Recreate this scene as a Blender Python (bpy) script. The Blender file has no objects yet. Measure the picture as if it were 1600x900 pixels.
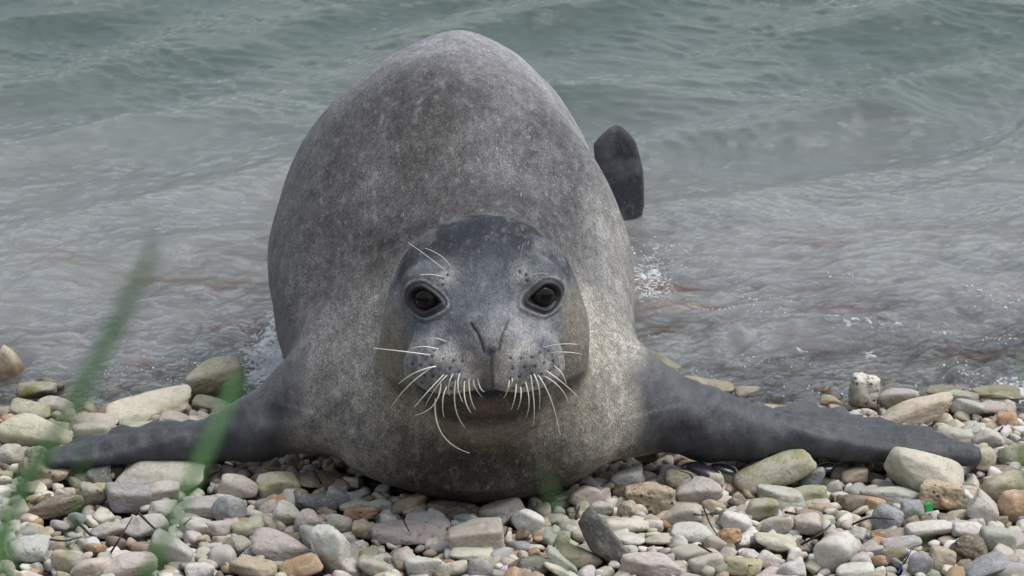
import bpy, math, random
import numpy as np
from mathutils import Vector, Matrix
random.seed(7); rng = np.random.default_rng(7)
scene = bpy.context.scene
COL = scene.collection
R = math.radians
# ------------------------------------------------------------------ camera
CAM = np.array([0.0, -5.82, 2.17]); PITCH = R(18.2); LENS = 162.5; FPX = LENS / 36.0 * 1600
cam = bpy.data.cameras.new("camera"); camo = bpy.data.objects.new("camera", cam); COL.objects.link(camo)
camo.location = CAM; camo.rotation_euler = (math.pi / 2 - PITCH, 0, 0)
cam.lens = LENS; cam.sensor_width = 36; cam.clip_start = 0.05; cam.clip_end = 800
cam.dof.use_dof = True; cam.dof.focus_distance = 6.0; cam.dof.aperture_fstop = 18.0
scene.camera = camo
# ------------------------------------------------------------------ sky and sun (overcast)
SUN_EL, SUN_AZ = R(63), R(97)      # azimuth clockwise from +Y
w = bpy.data.worlds.new("World"); scene.world = w; w.use_nodes = True
nt = w.node_tree; nt.nodes.clear()
sky = nt.nodes.new("ShaderNodeTexSky"); sky.sky_type = 'NISHITA'; sky.sun_disc = False
sky.sun_elevation = SUN_EL; sky.sun_rotation = SUN_AZ; sky.air_density = 1.6; sky.dust_density = 2.0; sky.ozone_density = 1.0
hs = nt.nodes.new("ShaderNodeHueSaturation"); hs.inputs['Saturation'].default_value = 0.42
bg = nt.nodes.new("ShaderNodeBackground"); bg.inputs['Strength'].default_value = 0.088
wo = nt.nodes.new("ShaderNodeOutputWorld")
nt.links.new(sky.outputs[0], hs.inputs['Color']); nt.links.new(hs.outputs[0], bg.inputs['Color']); nt.links.new(bg.outputs[0], wo.inputs[0])
sun = bpy.data.lights.new("sun", 'SUN'); sun.energy = 1.5; sun.angle = R(38); sun.color = (1.0, 0.965, 0.92)
suno = bpy.data.objects.new("sun", sun); COL.objects.link(suno)
# the veiled sun stands high to the right
sd = Vector((math.sin(SUN_AZ) * math.cos(SUN_EL), math.cos(SUN_AZ) * math.cos(SUN_EL), math.sin(SUN_EL)))
suno.rotation_euler = sd.to_track_quat('Z', 'Y').to_euler(); suno.location = (4, 0, 6)
vs = scene.view_settings; vs.view_transform = 'Standard'; vs.look = 'None'; vs.gamma = 1.0; vs.exposure = 0.93
vs.use_curve_mapping = False
scene.render.engine = 'CYCLES'; scene.cycles.use_denoising = True
scene.cycles.max_bounces = 7; scene.cycles.transparent_max_bounces = 10
scene.cycles.caustics_reflective = False; scene.cycles.caustics_refractive = False

# ------------------------------------------------------------------ helpers
FWD = np.array([0, math.cos(PITCH), -math.sin(PITCH)]); UP = np.array([0, math.sin(PITCH), math.cos(PITCH)])
def hit(px, py, z):
    d = FWD + np.array([1.0, 0, 0]) * (px - 800) / FPX + UP * (450 - py) / FPX
    t = (z - CAM[2]) / d[2]
    return CAM + d * t
def scale_at(y): return FPX / ((y - CAM[1]) / math.cos(PITCH))      # pixels of the photo per metre, near enough

def _h(ix, iy, iz, s):
    n = (ix.astype(np.int64) * 374761393 + iy.astype(np.int64) * 668265263 + iz.astype(np.int64) * 2147483647 + s * 144665) & 0x7fffffff
    n = ((n ^ (n >> 13)) * 1274126177) & 0x7fffffff
    n = ((n ^ (n >> 16)) * 1911520717) & 0x7fffffff
    return ((n ^ (n >> 15)) & 0xffff) / 32767.5 - 1.0
def noise(x, y, z=0.0, s=0):
    x, y, z = np.broadcast_arrays(np.asarray(x, float), np.asarray(y, float), np.asarray(z, float))
    x0, y0, z0 = np.floor(x), np.floor(y), np.floor(z)
    fx, fy, fz = x - x0, y - y0, z - z0
    u, v, q = [f * f * f * (f * (f * 6 - 15) + 10) for f in (fx, fy, fz)]
    r = 0
    for dx in (0, 1):
        for dy in (0, 1):
            for dz in (0, 1):
                r = r + _h(x0 + dx, y0 + dy, z0 + dz, s) * (u if dx else 1 - u) * (v if dy else 1 - v) * (q if dz else 1 - q)
    return r
def fbm(x, y, z=0.0, o=4, s=0, g=0.5):
    r, a = 0, 1.0
    for i in range(o):
        r = r + a * noise(np.asarray(x) * 2 ** i + 13.7 * i, np.asarray(y) * 2 ** i + 7.1 * i, np.asarray(z) * 2 ** i, s + i); a *= g
    return r
def sst(a, b, x):
    t = np.clip((np.asarray(x, float) - a) / (b - a), 0, 1); return t * t * (3 - 2 * t)

def mesh_np(name, V, F, smooth=True):
    m = bpy.data.meshes.new(name)
    V = np.asarray(V, np.float32); F = np.asarray(F, np.int32); k = F.shape[1]
    m.vertices.add(len(V)); m.vertices.foreach_set('co', V.ravel())
    m.loops.add(F.size); m.loops.foreach_set('vertex_index', F.ravel())
    m.polygons.add(len(F)); m.polygons.foreach_set('loop_start', np.arange(0, F.size, k, dtype=np.int32))
    m.polygons.foreach_set('loop_total', np.full(len(F), k, np.int32))
    m.update(calc_edges=True)
    m.polygons.foreach_set('use_smooth', np.full(len(F), smooth, bool)); m.update()
    return m
def fattr(m, name, a):
    at = m.attributes.new(name, 'FLOAT', 'POINT'); at.data.foreach_set('value', np.asarray(a, np.float32).ravel())
def cattr(m, name, c):
    at = m.attributes.new(name, 'FLOAT_COLOR', 'POINT')
    c4 = np.ones((len(c), 4), np.float32); c4[:, :3] = c; at.data.foreach_set('color', c4.ravel())
def add(name, m, mat=None, parent=None, label=None, cat=None, group=None, kind=None, loc=None):
    o = bpy.data.objects.new(name, m); COL.objects.link(o)
    if mat and m and not m.materials: m.materials.append(mat)
    if parent: o.parent = parent
    if loc is not None: o.location = loc
    if label: o['label'] = label
    if cat: o['category'] = cat
    if group: o['group'] = group
    if kind: o['kind'] = kind
    return o

class N:                                            # small node-graph helper
    def __init__(s, name):
        s.m = bpy.data.materials.new(name); s.m.use_nodes = True; s.t = s.m.node_tree; s.t.nodes.clear()
        s.out = s.t.nodes.new('ShaderNodeOutputMaterial')
    def n(s, typ, **kw):
        nd = s.t.nodes.new('ShaderNode' + typ)
        for k, v in kw.items():
            if k.startswith('_'): setattr(nd, k[1:], v); continue
            key = k.replace('__', ' ')
            inp = nd.inputs[int(key[1:])] if key[0] == 'i' and key[1:].isdigit() else nd.inputs[key]
            s.set(inp, v)
        return nd
    def set(s, inp, v):
        if isinstance(v, bpy.types.NodeSocket): s.t.links.new(v, inp)
        elif isinstance(v, bpy.types.Node): s.t.links.new(v.outputs[0], inp)
        elif isinstance(v, tuple) and len(v) == 3 and inp.type == 'RGBA': inp.default_value = (*v, 1)
        else: inp.default_value = v
    def math(s, op, a, b=0.0, c=0.0, clamp=False):
        return s.n('Math', _operation=op, _use_clamp=clamp, i0=a, i1=b, i2=c).outputs[0]
    def ramp(s, v, a, b, lo=0.0, hi=1.0):
        return s.n('MapRange', _interpolation_type='SMOOTHSTEP', i0=v, i1=a, i2=b, i3=lo, i4=hi).outputs[0]
    def mix(s, f, a, b, mode='MIX'):
        nd = s.t.nodes.new('ShaderNodeMix'); nd.data_type = 'RGBA'; nd.blend_type = mode
        s.set(nd.inputs[0], f); s.set(nd.inputs[6], a); s.set(nd.inputs[7], b); return nd.outputs[2]
    def noise(s, vec, scale, detail=4.0, rough=0.55, dist=0.0):
        return s.n('TexNoise', Vector=vec, Scale=scale, Detail=detail, Roughness=rough, Distortion=dist).outputs['Fac']
    def attr(s, name, typ='GEOMETRY'): return s.n('Attribute', _attribute_name=name, _attribute_type=typ)
    def mapping(s, vec, sc): return s.n('Mapping', Vector=vec, Scale=sc).outputs[0]
    def bump(s, h, strength=0.5, dist=0.002, normal=None):
        nd = s.n('Bump', Height=h, Strength=strength, Distance=dist)
        if normal is not None: s.set(nd.inputs['Normal'], normal)
        return nd.outputs[0]
    def finish(s, shader): s.t.links.new(shader.outputs[0] if isinstance(shader, bpy.types.Node) else shader, s.out.inputs[0]); return s.m
    def principled(s, **kw): return s.n('BsdfPrincipled', **kw)

# ------------------------------------------------------------------ materials
def stone_nodes(g, base, moss, rough_amt, vec):
    big = g.noise(vec, 22.0, 4.0, 0.6); mid = g.noise(vec, 75.0, 5.0, 0.65, 0.4); fine = g.noise(vec, 520.0, 3.0, 0.6)
    c = g.mix(g.ramp(big, 0.35, 0.7, 0.0, 0.30), base, (0.62, 0.59, 0.53), 'MIX')
    c = g.mix(g.ramp(mid, 0.50, 0.68, 0.0, 0.40), c, g.mix(1.0, c, (0.42, 0.33, 0.25), 'MULTIPLY'))
    c = g.mix(g.ramp(fine, 0.30, 0.70, 0.0, 0.45), g.mix(1.0, c, (0.66, 0.65, 0.63), 'MULTIPLY'), c)
    vein = g.noise(g.mapping(vec, (1.0, 1.0, 3.2)), 38.0, 2.0, 0.5, 1.2)
    vv = g.math('ABSOLUTE', g.math('SUBTRACT', vein, 0.5))
    c = g.mix(g.ramp(vv, 0.0, 0.018, 0.35, 0.0), c, (0.62, 0.60, 0.56))
    mm = g.math('MULTIPLY', g.ramp(g.noise(vec, 30.0, 5.0, 0.6, 0.3), 0.46, 0.66), moss)
    c = g.mix(mm, c, g.mix(mid, (0.10, 0.11, 0.035), (0.34, 0.33, 0.14)))
    vor = g.n('TexVoronoi', _feature='F1', Vector=vec, Scale=120.0).outputs['Distance']
    pit = g.ramp(vor, 0.10, 0.42)
    pitm = g.math('MULTIPLY', rough_amt, g.ramp(g.noise(vec, 45.0, 2.0), 0.42, 0.6))
    c = g.mix(g.math('MULTIPLY', pitm, g.math('SUBTRACT', 1.0, pit)), c, (0.055, 0.045, 0.032))
    h = g.math('ADD', g.math('MULTIPLY', mid, 0.8), g.math('MULTIPLY', fine, 0.25))
    h = g.math('ADD', h, g.math('MULTIPLY', g.math('MULTIPLY', pit, pitm), 2.2))
    return c, h
def stone_mat(name, mode):
    g = N(name)
    if mode == 'obj':
        oi = g.n('ObjectInfo'); tc = g.n('TexCoord')
        vec = g.n('VectorMath', _operation='ADD', i0=tc.outputs['Object'], i1=g.n('VectorMath', _operation='SCALE', i0=oi.outputs['Location'], Scale=7.0).outputs[0]).outputs[0]
        base = oi.outputs['Color']; moss = g.attr('moss', 'OBJECT').outputs['Fac']; pit = g.attr('pit', 'OBJECT').outputs['Fac']
    else:
        vec = g.n('TexCoord').outputs['Object']; base = g.attr('Col').outputs['Color']; moss = g.attr('moss').outputs['Fac']; pit = g.attr('pit').outputs['Fac']
    c, h = stone_nodes(g, base, moss, pit, vec)
    # stones at and under the water are wet
    z = g.n('SeparateXYZ', i0=g.n('NewGeometry').outputs['Position']).outputs[2]
    wet = g.ramp(g.math('ADD', z, g.math('MULTIPLY', g.noise(vec, 18.0, 2.0), 0.02)), -0.035, -0.010, 1.0, 0.0)
    c = g.mix(wet, c, g.mix(1.0, c, (0.62, 0.56, 0.50), 'MULTIPLY'))
    rgh = g.math('SUBTRACT', 0.78, g.math('MULTIPLY', wet, 0.45))
    p = g.principled(Base__Color=c, Roughness=rgh, Normal=g.bump(h, 0.55, 0.0022))
    p.inputs['Specular IOR Level'].default_value = 0.35
    return g.finish(p)
M_STONE = stone_mat('stone', 'obj'); M_GRAVEL = stone_mat('gravel', 'geo')

def ground_mat():
    g = N('wet shingle ground'); v = g.n('TexCoord').outputs['Object']
    vo = g.n('TexVoronoi', _feature='F1', Vector=v, Scale=55.0); d = vo.outputs['Distance']
    c = g.mix(g.n('SeparateColor', i0=vo.outputs['Color']).outputs[0], (0.10, 0.085, 0.065), (0.33, 0.30, 0.26))
    c = g.mix(g.ramp(d, 0.25, 0.6), c, (0.03, 0.026, 0.02))
    c = g.mix(g.ramp(g.noise(v, 2.3, 4.0), 0.45, 0.62, 0.0, 0.7), c, (0.13, 0.07, 0.035))
    return g.finish(g.principled(Base__Color=c, Roughness=0.75, Normal=g.bump(g.math('SUBTRACT', 1.0, d), 0.7, 0.01)))
M_GROUND = ground_mat()

def water_mat():
    g = N('shallow sea water'); v = g.n('TexCoord').outputs['Object']
    dep = g.attr('depth').outputs['Fac']; foam = g.attr('foam').outputs['Fac']
    va = g.n('Mapping', Vector=v, Scale=(0.75, 1.9, 1.0), Rotation=(0, 0, R(-18))).outputs[0]
    n1 = g.noise(va, 30.0, 6.0, 0.68, 0.5); n2 = g.noise(va, 110.0, 4.0, 0.65, 0.2)
    n1 = g.math('SUBTRACT', 1.0, g.math('ABSOLUTE', g.math('MULTIPLY', g.math('SUBTRACT', n1, 0.5), 2.0)))
    h = g.math('ADD', g.math('MULTIPLY', n1, 1.0), g.math('MULTIPLY', n2, 0.30))
    nrm = g.bump(h, g.math('MULTIPLY', g.ramp(dep, 0.07, 0.22, 0.9, 0.26), g.ramp(g.noise(g.mapping(v, (1.0, 1.6, 1.0)), 4.5, 3.0, 0.6, 0.4), 0.35, 0.65, 0.45, 1.0)), 0.014)
    # turbid water body: sandy grey in the wash, green where it is deeper
    cl = g.noise(g.mapping(v, (1.0, 0.6, 1.0)), 3.2, 4.0, 0.6, 0.6)
    shallow = g.mix(cl, (0.17, 0.172, 0.17), (0.26, 0.265, 0.27))
    shallow = g.mix(g.math('MULTIPLY', g.ramp(g.noise(g.mapping(v, (1.0, 2.4, 1.0)), 5.0, 4.0, 0.6, 0.5), 0.52, 0.64), g.ramp(dep, 0.05, 0.13, 0.9, 0.0)), shallow, (0.17, 0.105, 0.065))
    deep = g.mix(cl, (0.040, 0.066, 0.052), (0.075, 0.100, 0.086))
    body = g.mix(g.ramp(g.math('ADD', dep, g.math('MULTIPLY', cl, 0.06)), 0.08, 0.31), shallow, deep)
    dif = g.n('BsdfDiffuse', Color=body, Normal=nrm)
    trn = g.n('BsdfTransparent', Color=(0.80, 0.84, 0.80))
    see = g.ramp(dep, 0.0, 0.10, 0.92, 0.06)
    b = g.n('MixShader', i0=see, i1=dif, i2=trn)
    glo = g.n('BsdfGlossy', Color=(0.95, 0.97, 1.0), Roughness=0.06, Normal=nrm)
    fr = g.n('Fresnel', IOR=1.40, Normal=nrm)
    s = g.n('MixShader', i0=fr, i1=b, i2=glo)
    # foam: lacy white froth
    f1 = g.noise(v, 60.0, 5.0, 0.7, 0.8); f2 = g.n('TexVoronoi', _feature='DISTANCE_TO_EDGE', Vector=v, Scale=85.0).outputs['Distance']
    lace = g.math('ADD', g.math('MULTIPLY', f1, 1.0), g.ramp(f2, 0.0, 0.25, 0.10, -0.08))
    fm = g.math('MULTIPLY', g.ramp(g.math('ADD', lace, foam), 0.80, 1.02), g.ramp(foam, 0.06, 0.25))
    fo = g.principled(Base__Color=(0.72, 0.74, 0.75), Roughness=0.35, Normal=g.bump(f1, 0.8, 0.006))
    s2 = g.n('MixShader', i0=g.math('MULTIPLY', fm, 0.75), i1=s, i2=fo)
    return g.finish(s2)
M_WATER = water_mat()

def seal_mat():
    g = N('seal fur'); v = g.n('TexCoord').outputs['Object']
    base = g.attr('Col').outputs['Color']; spk = g.attr('speckle').outputs['Fac']; wetn = g.attr('bare').outputs['Fac']
    vs_ = g.mapping(v, (1.0, 0.42, 0.62))
    a = g.noise(vs_, 150.0, 4.0, 0.65, 0.15); b = g.noise(vs_, 620.0, 3.0, 0.75); d = g.noise(g.mapping(v, (1.0, 0.6, 0.8)), 38.0, 5.0, 0.65, 0.3)
    m1 = g.math('MULTIPLY', g.ramp(a, 0.30, 0.72, -0.55, 0.55), spk)
    m2 = g.math('MULTIPLY', g.ramp(b, 0.32, 0.68, -1.25, 1.25), spk)
    m3 = g.math('MULTIPLY', g.ramp(d, 0.30, 0.72, -0.5, 0.5), spk)
    m = g.math('ADD', g.math('ADD', m1, m2), m3)
    k = g.math('POWER', 2.0, g.math('MULTIPLY', m, 0.66))
    c = g.n('VectorMath', _operation='SCALE', i0=base, Scale=k).outputs[0]
    st_ = g.noise(g.mapping(v, (1.0, 0.40, 0.70)), 62.0, 6.0, 0.72, 0.4)
    c = g.mix(g.math('MULTIPLY', g.ramp(st_, 0.52, 0.70), g.math('MULTIPLY', spk, 0.30)), c, (0.36, 0.355, 0.35))
    c = g.mix(g.math('MULTIPLY', g.ramp(st_, 0.46, 0.32), g.math('MULTIPLY', spk, 0.45)), c, g.mix(1.0, c, (0.42, 0.41, 0.41), 'MULTIPLY'))
    # lone pale guard hairs
    hair = g.noise(g.mapping(v, (1.0, 0.22, 0.5)), 330.0, 2.0, 0.5)
    c = g.mix(g.math('MULTIPLY', g.ramp(hair, 0.66, 0.76), g.math('MULTIPLY', spk, 0.42)), c, (0.46, 0.44, 0.41))
    h = g.math('ADD', g.math('MULTIPLY', a, 0.5), g.math('MULTIPLY', b, 0.45))
    h = g.math('ADD', h, g.math('MULTIPLY', d, 0.5))
    p = g.principled(Base__Color=c, Roughness=g.math('SUBTRACT', 0.68, g.math('MULTIPLY', wetn, 0.28)), Normal=g.bump(h, 0.6, 0.0035))
    g.set(p.inputs['Specular IOR Level'], g.math('ADD', 0.14, g.math('MULTIPLY', wetn, 0.25)))
    return g.finish(p)
M_SEAL = seal_mat()
def plain(name, c, rough=0.6, spec=0.5, var=0.3, scale=60.0, bump=0.0005):
    g = N(name); v = g.n('TexCoord').outputs['Object']; n = g.noise(v, scale, 4.0)
    col = g.mix(n, tuple(x * (1 - var) for x in c), tuple(min(1, x * (1 + var)) for x in c))
    p = g.principled(Base__Color=col, Roughness=rough, Normal=g.bump(n, 0.4, bump)); p.inputs['Specular IOR Level'].default_value = spec
    return g.finish(p)
M_WHISK = plain('whisker', (0.62, 0.60, 0.52), 0.4, 0.5, 0.1)
M_DARKHAIR = plain('dark bristle root', (0.012, 0.012, 0.012), 0.5)
def eye_mat():
    g = N('wet dark eye'); v = g.n('TexCoord').outputs['Object']
    p = g.n('SeparateXYZ', i0=v)
    r = g.math('SQRT', g.math('ADD', g.math('POWER', p.outputs[0], 2.0), g.math('POWER', p.outputs[2], 2.0)))
    n = g.noise(v, 260.0, 3.0)
    c = g.mix(g.ramp(r, 0.0075, 0.0095), (0.004, 0.0035, 0.0035), g.mix(n, (0.012, 0.010, 0.009), (0.03, 0.024, 0.021)))
    q = g.principled(Base__Color=c, Roughness=0.16); q.inputs['Specular IOR Level'].default_value = 0.22; q.inputs['Roughness'].default_value = 0.07
    return g.finish(q)
M_EYE = eye_mat()
M_GRASS = plain('grass blade', (0.12, 0.27, 0.10), 0.5, 0.4, 0.35, 30.0)
M_TWIG = plain('dead dark twig', (0.035, 0.024, 0.018), 0.7, 0.3, 0.4, 150.0)
M_SHELL = plain('black mussel shell', (0.012, 0.013, 0.018), 0.22, 0.6, 0.5, 120.0)
M_PLAST = plain('green glass chip', (0.01, 0.26, 0.05), 0.25, 0.6, 0.2)
M_CORD = plain('blue plastic cord', (0.015, 0.03, 0.22), 0.45, 0.5, 0.3)
M_BUB = plain('froth bubble', (0.62, 0.65, 0.66), 0.12, 0.8, 0.1)

# ------------------------------------------------------------------ ground and water sheets
GY = [-40, -6.5, -4.6, -3.9, -2.6, -0.95, -0.6, 0.05, 0.2, 0.45, 0.6, 0.9, 1.5, 3.0, 8.0, 60, 400]
GZ = [1.6, 1.24, 1.22, 1.12, 0.62, 0.0, -0.024, -0.025, -0.036, -0.070, -0.10, -0.135, -0.20, -0.40, -0.9, -5, -12]
def gz(y): return np.interp(y, GY, GZ)
WL = -0.054
def axis(a, b, fine, lo, hi, grow=1.25):
    mid = list(np.arange(a, b + fine * .5, fine)); s = fine; x = mid[-1]
    while x < hi: s *= grow; x += s; mid.append(x)
    s = fine; x = mid[0]
    while x > lo: s *= grow; x -= s; mid.insert(0, x)
    return np.array(mid)
def grid_faces(nx, ny):
    i = np.arange(nx - 1)[:, None] * ny + np.arange(ny - 1)[None, :]
    return np.stack([i, i + ny, i + ny + 1, i + 1], -1).reshape(-1, 4)
gx, gy = axis(-1.4, 1.4, 0.03, -260, 260), axis(-4.6, 3.2, 0.03, -40, 390)
X, Y = np.meshgrid(gx, gy, indexing='ij')
Z = gz(Y) + 0.010 * fbm(X * 5, Y * 5, s=3) * np.clip(1.2 - 0.0 * Y, 0, 1) + 0.05 * fbm(X * .9, Y * .9, s=8) * sst(-1.2, -2.2, Y)
gm = mesh_np('ground', np.stack([X, Y, Z], -1).reshape(-1, 3), grid_faces(len(gx), len(gy)))
add('ground', gm, M_GROUND, kind='structure')

def wave(x, y):
    far = sst(0.6, 1.7, y); near = 1 - sst(0.6, 1.5, y)
    wx = x + 0.10 * fbm(x * 1.6, y * 1.6, s=21, o=3); wy = y + 0.10 * fbm(x * 1.6 + 9, y * 1.6, s=22, o=3)
    def set_(ang, lam, asp, s):
        n = (math.cos(ang), math.sin(ang)); u = wx * n[0] + wy * n[1]; v_ = -wx * n[1] + wy * n[0]
        q = noise(u / lam, v_ / (lam * asp), 0.0, s)
        return 1 - np.abs(q) * 1.6 if s % 2 else q
    def swell(ang, lam, s, amp):
        n = (math.cos(ang), math.sin(ang)); u = wx * n[0] + wy * n[1]; v_ = -wx * n[1] + wy * n[0]
        ph = 2 * math.pi * u / lam + 2.2 * noise(u / lam * .5, v_ / lam * .3, 0.0, s); e = 0.35 + 0.65 * sst(-0.5, 0.6, noise(u / lam * .45 + 3, v_ / lam * .22, 0.0, s + 50))
        return amp * e * (np.exp(0.9 * np.sin(ph)) - 1.2)
    h = far * (swell(R(128), 0.36, 30, 0.0115) + swell(R(106), 0.56, 32, 0.0120) + 0.008 * set_(R(134), 0.10, 4.0, 38))
    h = h + (0.85 - 0.45 * far) * (0.0065 * set_(R(110), 0.085, 2.6, 34) + 0.0045 * set_(R(80), 0.060, 2.2, 36))
    h = h + near * (0.009 * set_(R(92), 0.13, 3.2, 33) + 0.0062 * fbm(wx * 22, wy * 30, s=41, o=3))
    h = h + 0.0022 * fbm(wx * 38, wy * 52, s=44, o=2)
    return h * (1 - sst(6, 20, np.abs(x))) * (1 - sst(12, 40, y))
wxs, wys = axis(-1.05, 1.05, 0.0065, -240, 240, 1.18), axis(0.2, 3.1, 0.0065, 0.19, 380, 1.12)
X, Y = np.meshgrid(wxs, wys, indexing='ij')
Hh = wave(X, Y); Z = WL + Hh
depth = np.clip(WL - gz(Y) + 0.25 * Hh, 0, 1) + 0.02 * fbm(X * 3, Y * 4, s=61, o=3) * sst(0.3, 0.6, Y)
dl = np.hypot((X + 0.350) / 0.050, (Y - 0.60) / 0.19); dr = np.hypot((X - 0.215) / 0.05, (Y - 0.98) / 0.20)
foam = 0.60 * np.exp(-dl ** 2) + 0.34 * np.exp(-dr ** 2)
band = np.exp(-((Y - 0.47 - 0.06 * fbm(X * 2.2, 0.0, s=71)) / 0.09) ** 2)
foam = foam + 0.30 * band * sst(-0.1, 0.8, fbm(X * 5, Y * 9, s=72)) + 0.30 * sst(1.3, 0.6, Y) * sst(0.25, 0.9, fbm(X * 4 + 5, Y * 7, s=73)) * sst(-0.2, 0.5, X) 
wm = mesh_np('water', np.stack([X, Y, Z], -1).reshape(-1, 3), grid_faces(len(wxs), len(wys)))
fattr(wm, 'depth', depth); fattr(wm, 'foam', foam)
add('water', wm, M_WATER, kind='structure')

# ------------------------------------------------------------------ the seal: one continuous surface
TB = np.array([  # y, centre x, half width, top z, bottom z
    [-0.185, -0.045, 0.060, 0.125, 0.042], [-0.16, -0.045, 0.125, 0.165, 0.022], [-0.115, -0.047, 0.176, 0.210, 0.006],
    [-0.05, -0.052, 0.205, 0.250, -0.012], [0.05, -0.060, 0.222, 0.285, -0.015], [0.15, -0.070, 0.240, 0.335, -0.018],
    [0.25, -0.080, 0.248, 0.385, -0.02], [0.35, -0.084, 0.253, 0.420, -0.025], [0.45, -0.094, 0.251, 0.434, -0.03],
    [0.55, -0.098, 0.244, 0.436, -0.04], [0.65, -0.092, 0.226, 0.426, -0.05], [0.80, -0.074, 0.196, 0.394, -0.07],
    [0.98, -0.020, 0.150, 0.300, -0.085], [1.10, 0.030, 0.105, 0.180, -0.09], [1.19, 0.070, 0.065, 0.070, -0.10], [1.26, 0.100, 0.025, 0.0, -0.085]])
_d = np.linspace(TB[0, 0], TB[-1, 0], 360); _T = [np.interp(_d, TB[:, 0], TB[:, j]) for j in range(1, 5)]
_k = np.hanning(19); _k /= _k.sum()
_T = [np.convolve(np.pad(t, 9, mode='edge'), _k, 'valid') for t in _T]
def smin(a, b, k):
    h = np.clip(0.5 + 0.5 * (b - a) / k, 0, 1); return b + (a - b) * h - k * h * (1 - h)
def body_f(x, y, z):
    cx, a, zt, zb = [np.interp(y, _d, t) for t in _T]
    zc = zb + 0.44 * (zt - zb); up = z > zc
    b = np.where(up, zt - zc, zc - zb); p = np.where(up, 1.74, 2.5)
    q = (np.abs((x - cx) / a) ** p + np.abs((z - zc) / b) ** p + 1e-9) ** (1 / p)
    f = (q - 1) * np.minimum(a, b) * 0.9
    e = np.maximum(_d[0] - y, y - _d[-1])
    return np.where(e > 0, np.maximum(f, e) + e, f)
def ell(x, y, z, c, r):
    X_, Y_, Z_ = (x - c[0]) / r[0], (y - c[1]) / r[1], (z - c[2]) / r[2]
    k0 = np.sqrt(X_ ** 2 + Y_ ** 2 + Z_ ** 2); k1 = np.sqrt((X_ / r[0]) ** 2 + (Y_ / r[1]) ** 2 + (Z_ / r[2]) ** 2)
    return k0 * (k0 - 1) / np.maximum(k1, 1e-6)
def cone(x, y, z, a, b, r1, r2, flat=1.0):
    a, b = np.array(a), np.array(b); d = b - a
    t = np.clip(((x - a[0]) * d[0] + (y - a[1]) * d[1] + (z - a[2]) * d[2]) / (d @ d), 0, 1)
    return np.sqrt((x - a[0] - d[0] * t) ** 2 + ((y - a[1] - d[1] * t)) ** 2 + ((z - a[2] - d[2] * t) / flat) ** 2) - (r1 + (r2 - r1) * t)
HO = np.array([-0.036, -0.13, 0.258]); TILT = R(8.0); ROLL = R(1.5)
HX = np.array([math.cos(ROLL), 0, math.sin(ROLL)])
HF = np.array([0, -math.cos(TILT), math.sin(TILT)]); HU = np.cross(HF, HX); HU /= np.linalg.norm(HU)
def tohead(x, y, z):
    dx, dy, dz = x - HO[0], y - HO[1], z - HO[2]
    return (dx * HX[0] + dy * HX[1] + dz * HX[2], dx * HF[0] + dy * HF[1] + dz * HF[2], dx * HU[0] + dy * HU[1] + dz * HU[2])
def fromhead(p): return HO + HX * p[0] + HF * p[1] + HU * p[2]
def head_f(x, y, z):
    a, f, u = tohead(x, y, z); s = np.abs(a)
    h = ell(a, f, u, (0, -0.025, 0.015), (0.125, 0.125, 0.114))
    h = smin(h, ell(a, f, u, (0, -0.015, -0.033), (0.135, 0.112, 0.094)), 0.03)
    h = smin(h, ell(a, f, u, (0, 0.055, -0.012), (0.098, 0.085, 0.078)), 0.03)
    h = smin(h, ell(s, f, u, (0.070, 0.066, 0.058), (0.034, 0.030, 0.028)), 0.03)
    h = smin(h, ell(a, f, u, (0, 0.100, 0.006), (0.046, 0.062, 0.040)), 0.03)
    h = smin(h, ell(s, f, u, (0.047, 0.120, -0.038), (0.056, 0.053, 0.047)), 0.022)
    h = smin(h, ell(a, f, u, (0.007, 0.150, -0.002), (0.034, 0.030, 0.032)), 0.018)
    j = ell(a, f, u, (0, 0.070, -0.080), (0.074, 0.072, 0.042))
    j = smin(j, ell(a, f, u, (0, 0.124, -0.088), (0.040, 0.026, 0.018)), 0.015)
    return smin(h, j, 0.008)
RF = dict(arm=[(0.06, 0.05, 0.15, 0.085), (0.165, 0.01, 0.090, 0.062), (0.245, 0.005, 0.066, 0.047), (0.33, 0.005, 0.048, 0.037)],
          dig=[(0.615, -0.015, 0.024, 0.030, 0.014), (0.605, 0.025, 0.022, 0.026, 0.010), (0.565, 0.065, 0.026, 0.025, 0.009), (0.515, 0.10, 0.030, 0.025, 0.009), (0.46, 0.13, 0.034, 0.025, 0.009), (0.41, 0.15, 0.036, 0.025, 0.009)])
LF = dict(arm=[(-0.17, 0.05, 0.15, 0.085), (-0.270, 0.02, 0.088, 0.058), (-0.340, 0.01, 0.056, 0.042), (-0.405, 0.008, 0.038, 0.034)],
          dig=[(-0.615, -0.012, 0.016, 0.028, 0.012), (-0.61, 0.02, 0.016, 0.023, 0.009), (-0.58, 0.05, 0.018, 0.022, 0.009), (-0.54, 0.075, 0.020, 0.022, 0.009), (-0.50, 0.095, 0.022, 0.022, 0.009)])
def flip_f(x, y, z, F):
    A = F['arm']; r = None
    for p, q in zip(A[:-1], A[1:]):
        c = cone(x, y, z, p[:3], q[:3], p[3], q[3]); r = c if r is None else smin(r, c, 0.02)
    w_ = A[-1]
    G = np.array(F['dig']); tk = np.linspace(0, len(G) - 1, 13); G = np.stack([np.interp(tk, np.arange(len(G)), G[:, j]) for j in range(5)], 1)
    for i, dgt in enumerate(G):
        b0 = (w_[0], w_[1] + 0.0055 * i, w_[2] - 0.001 * i)
        r = smin(r, cone(x, y, z, b0, dgt[:3], dgt[3], dgt[4], 0.75 if i else 1.0), 0.012)
    return r
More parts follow.
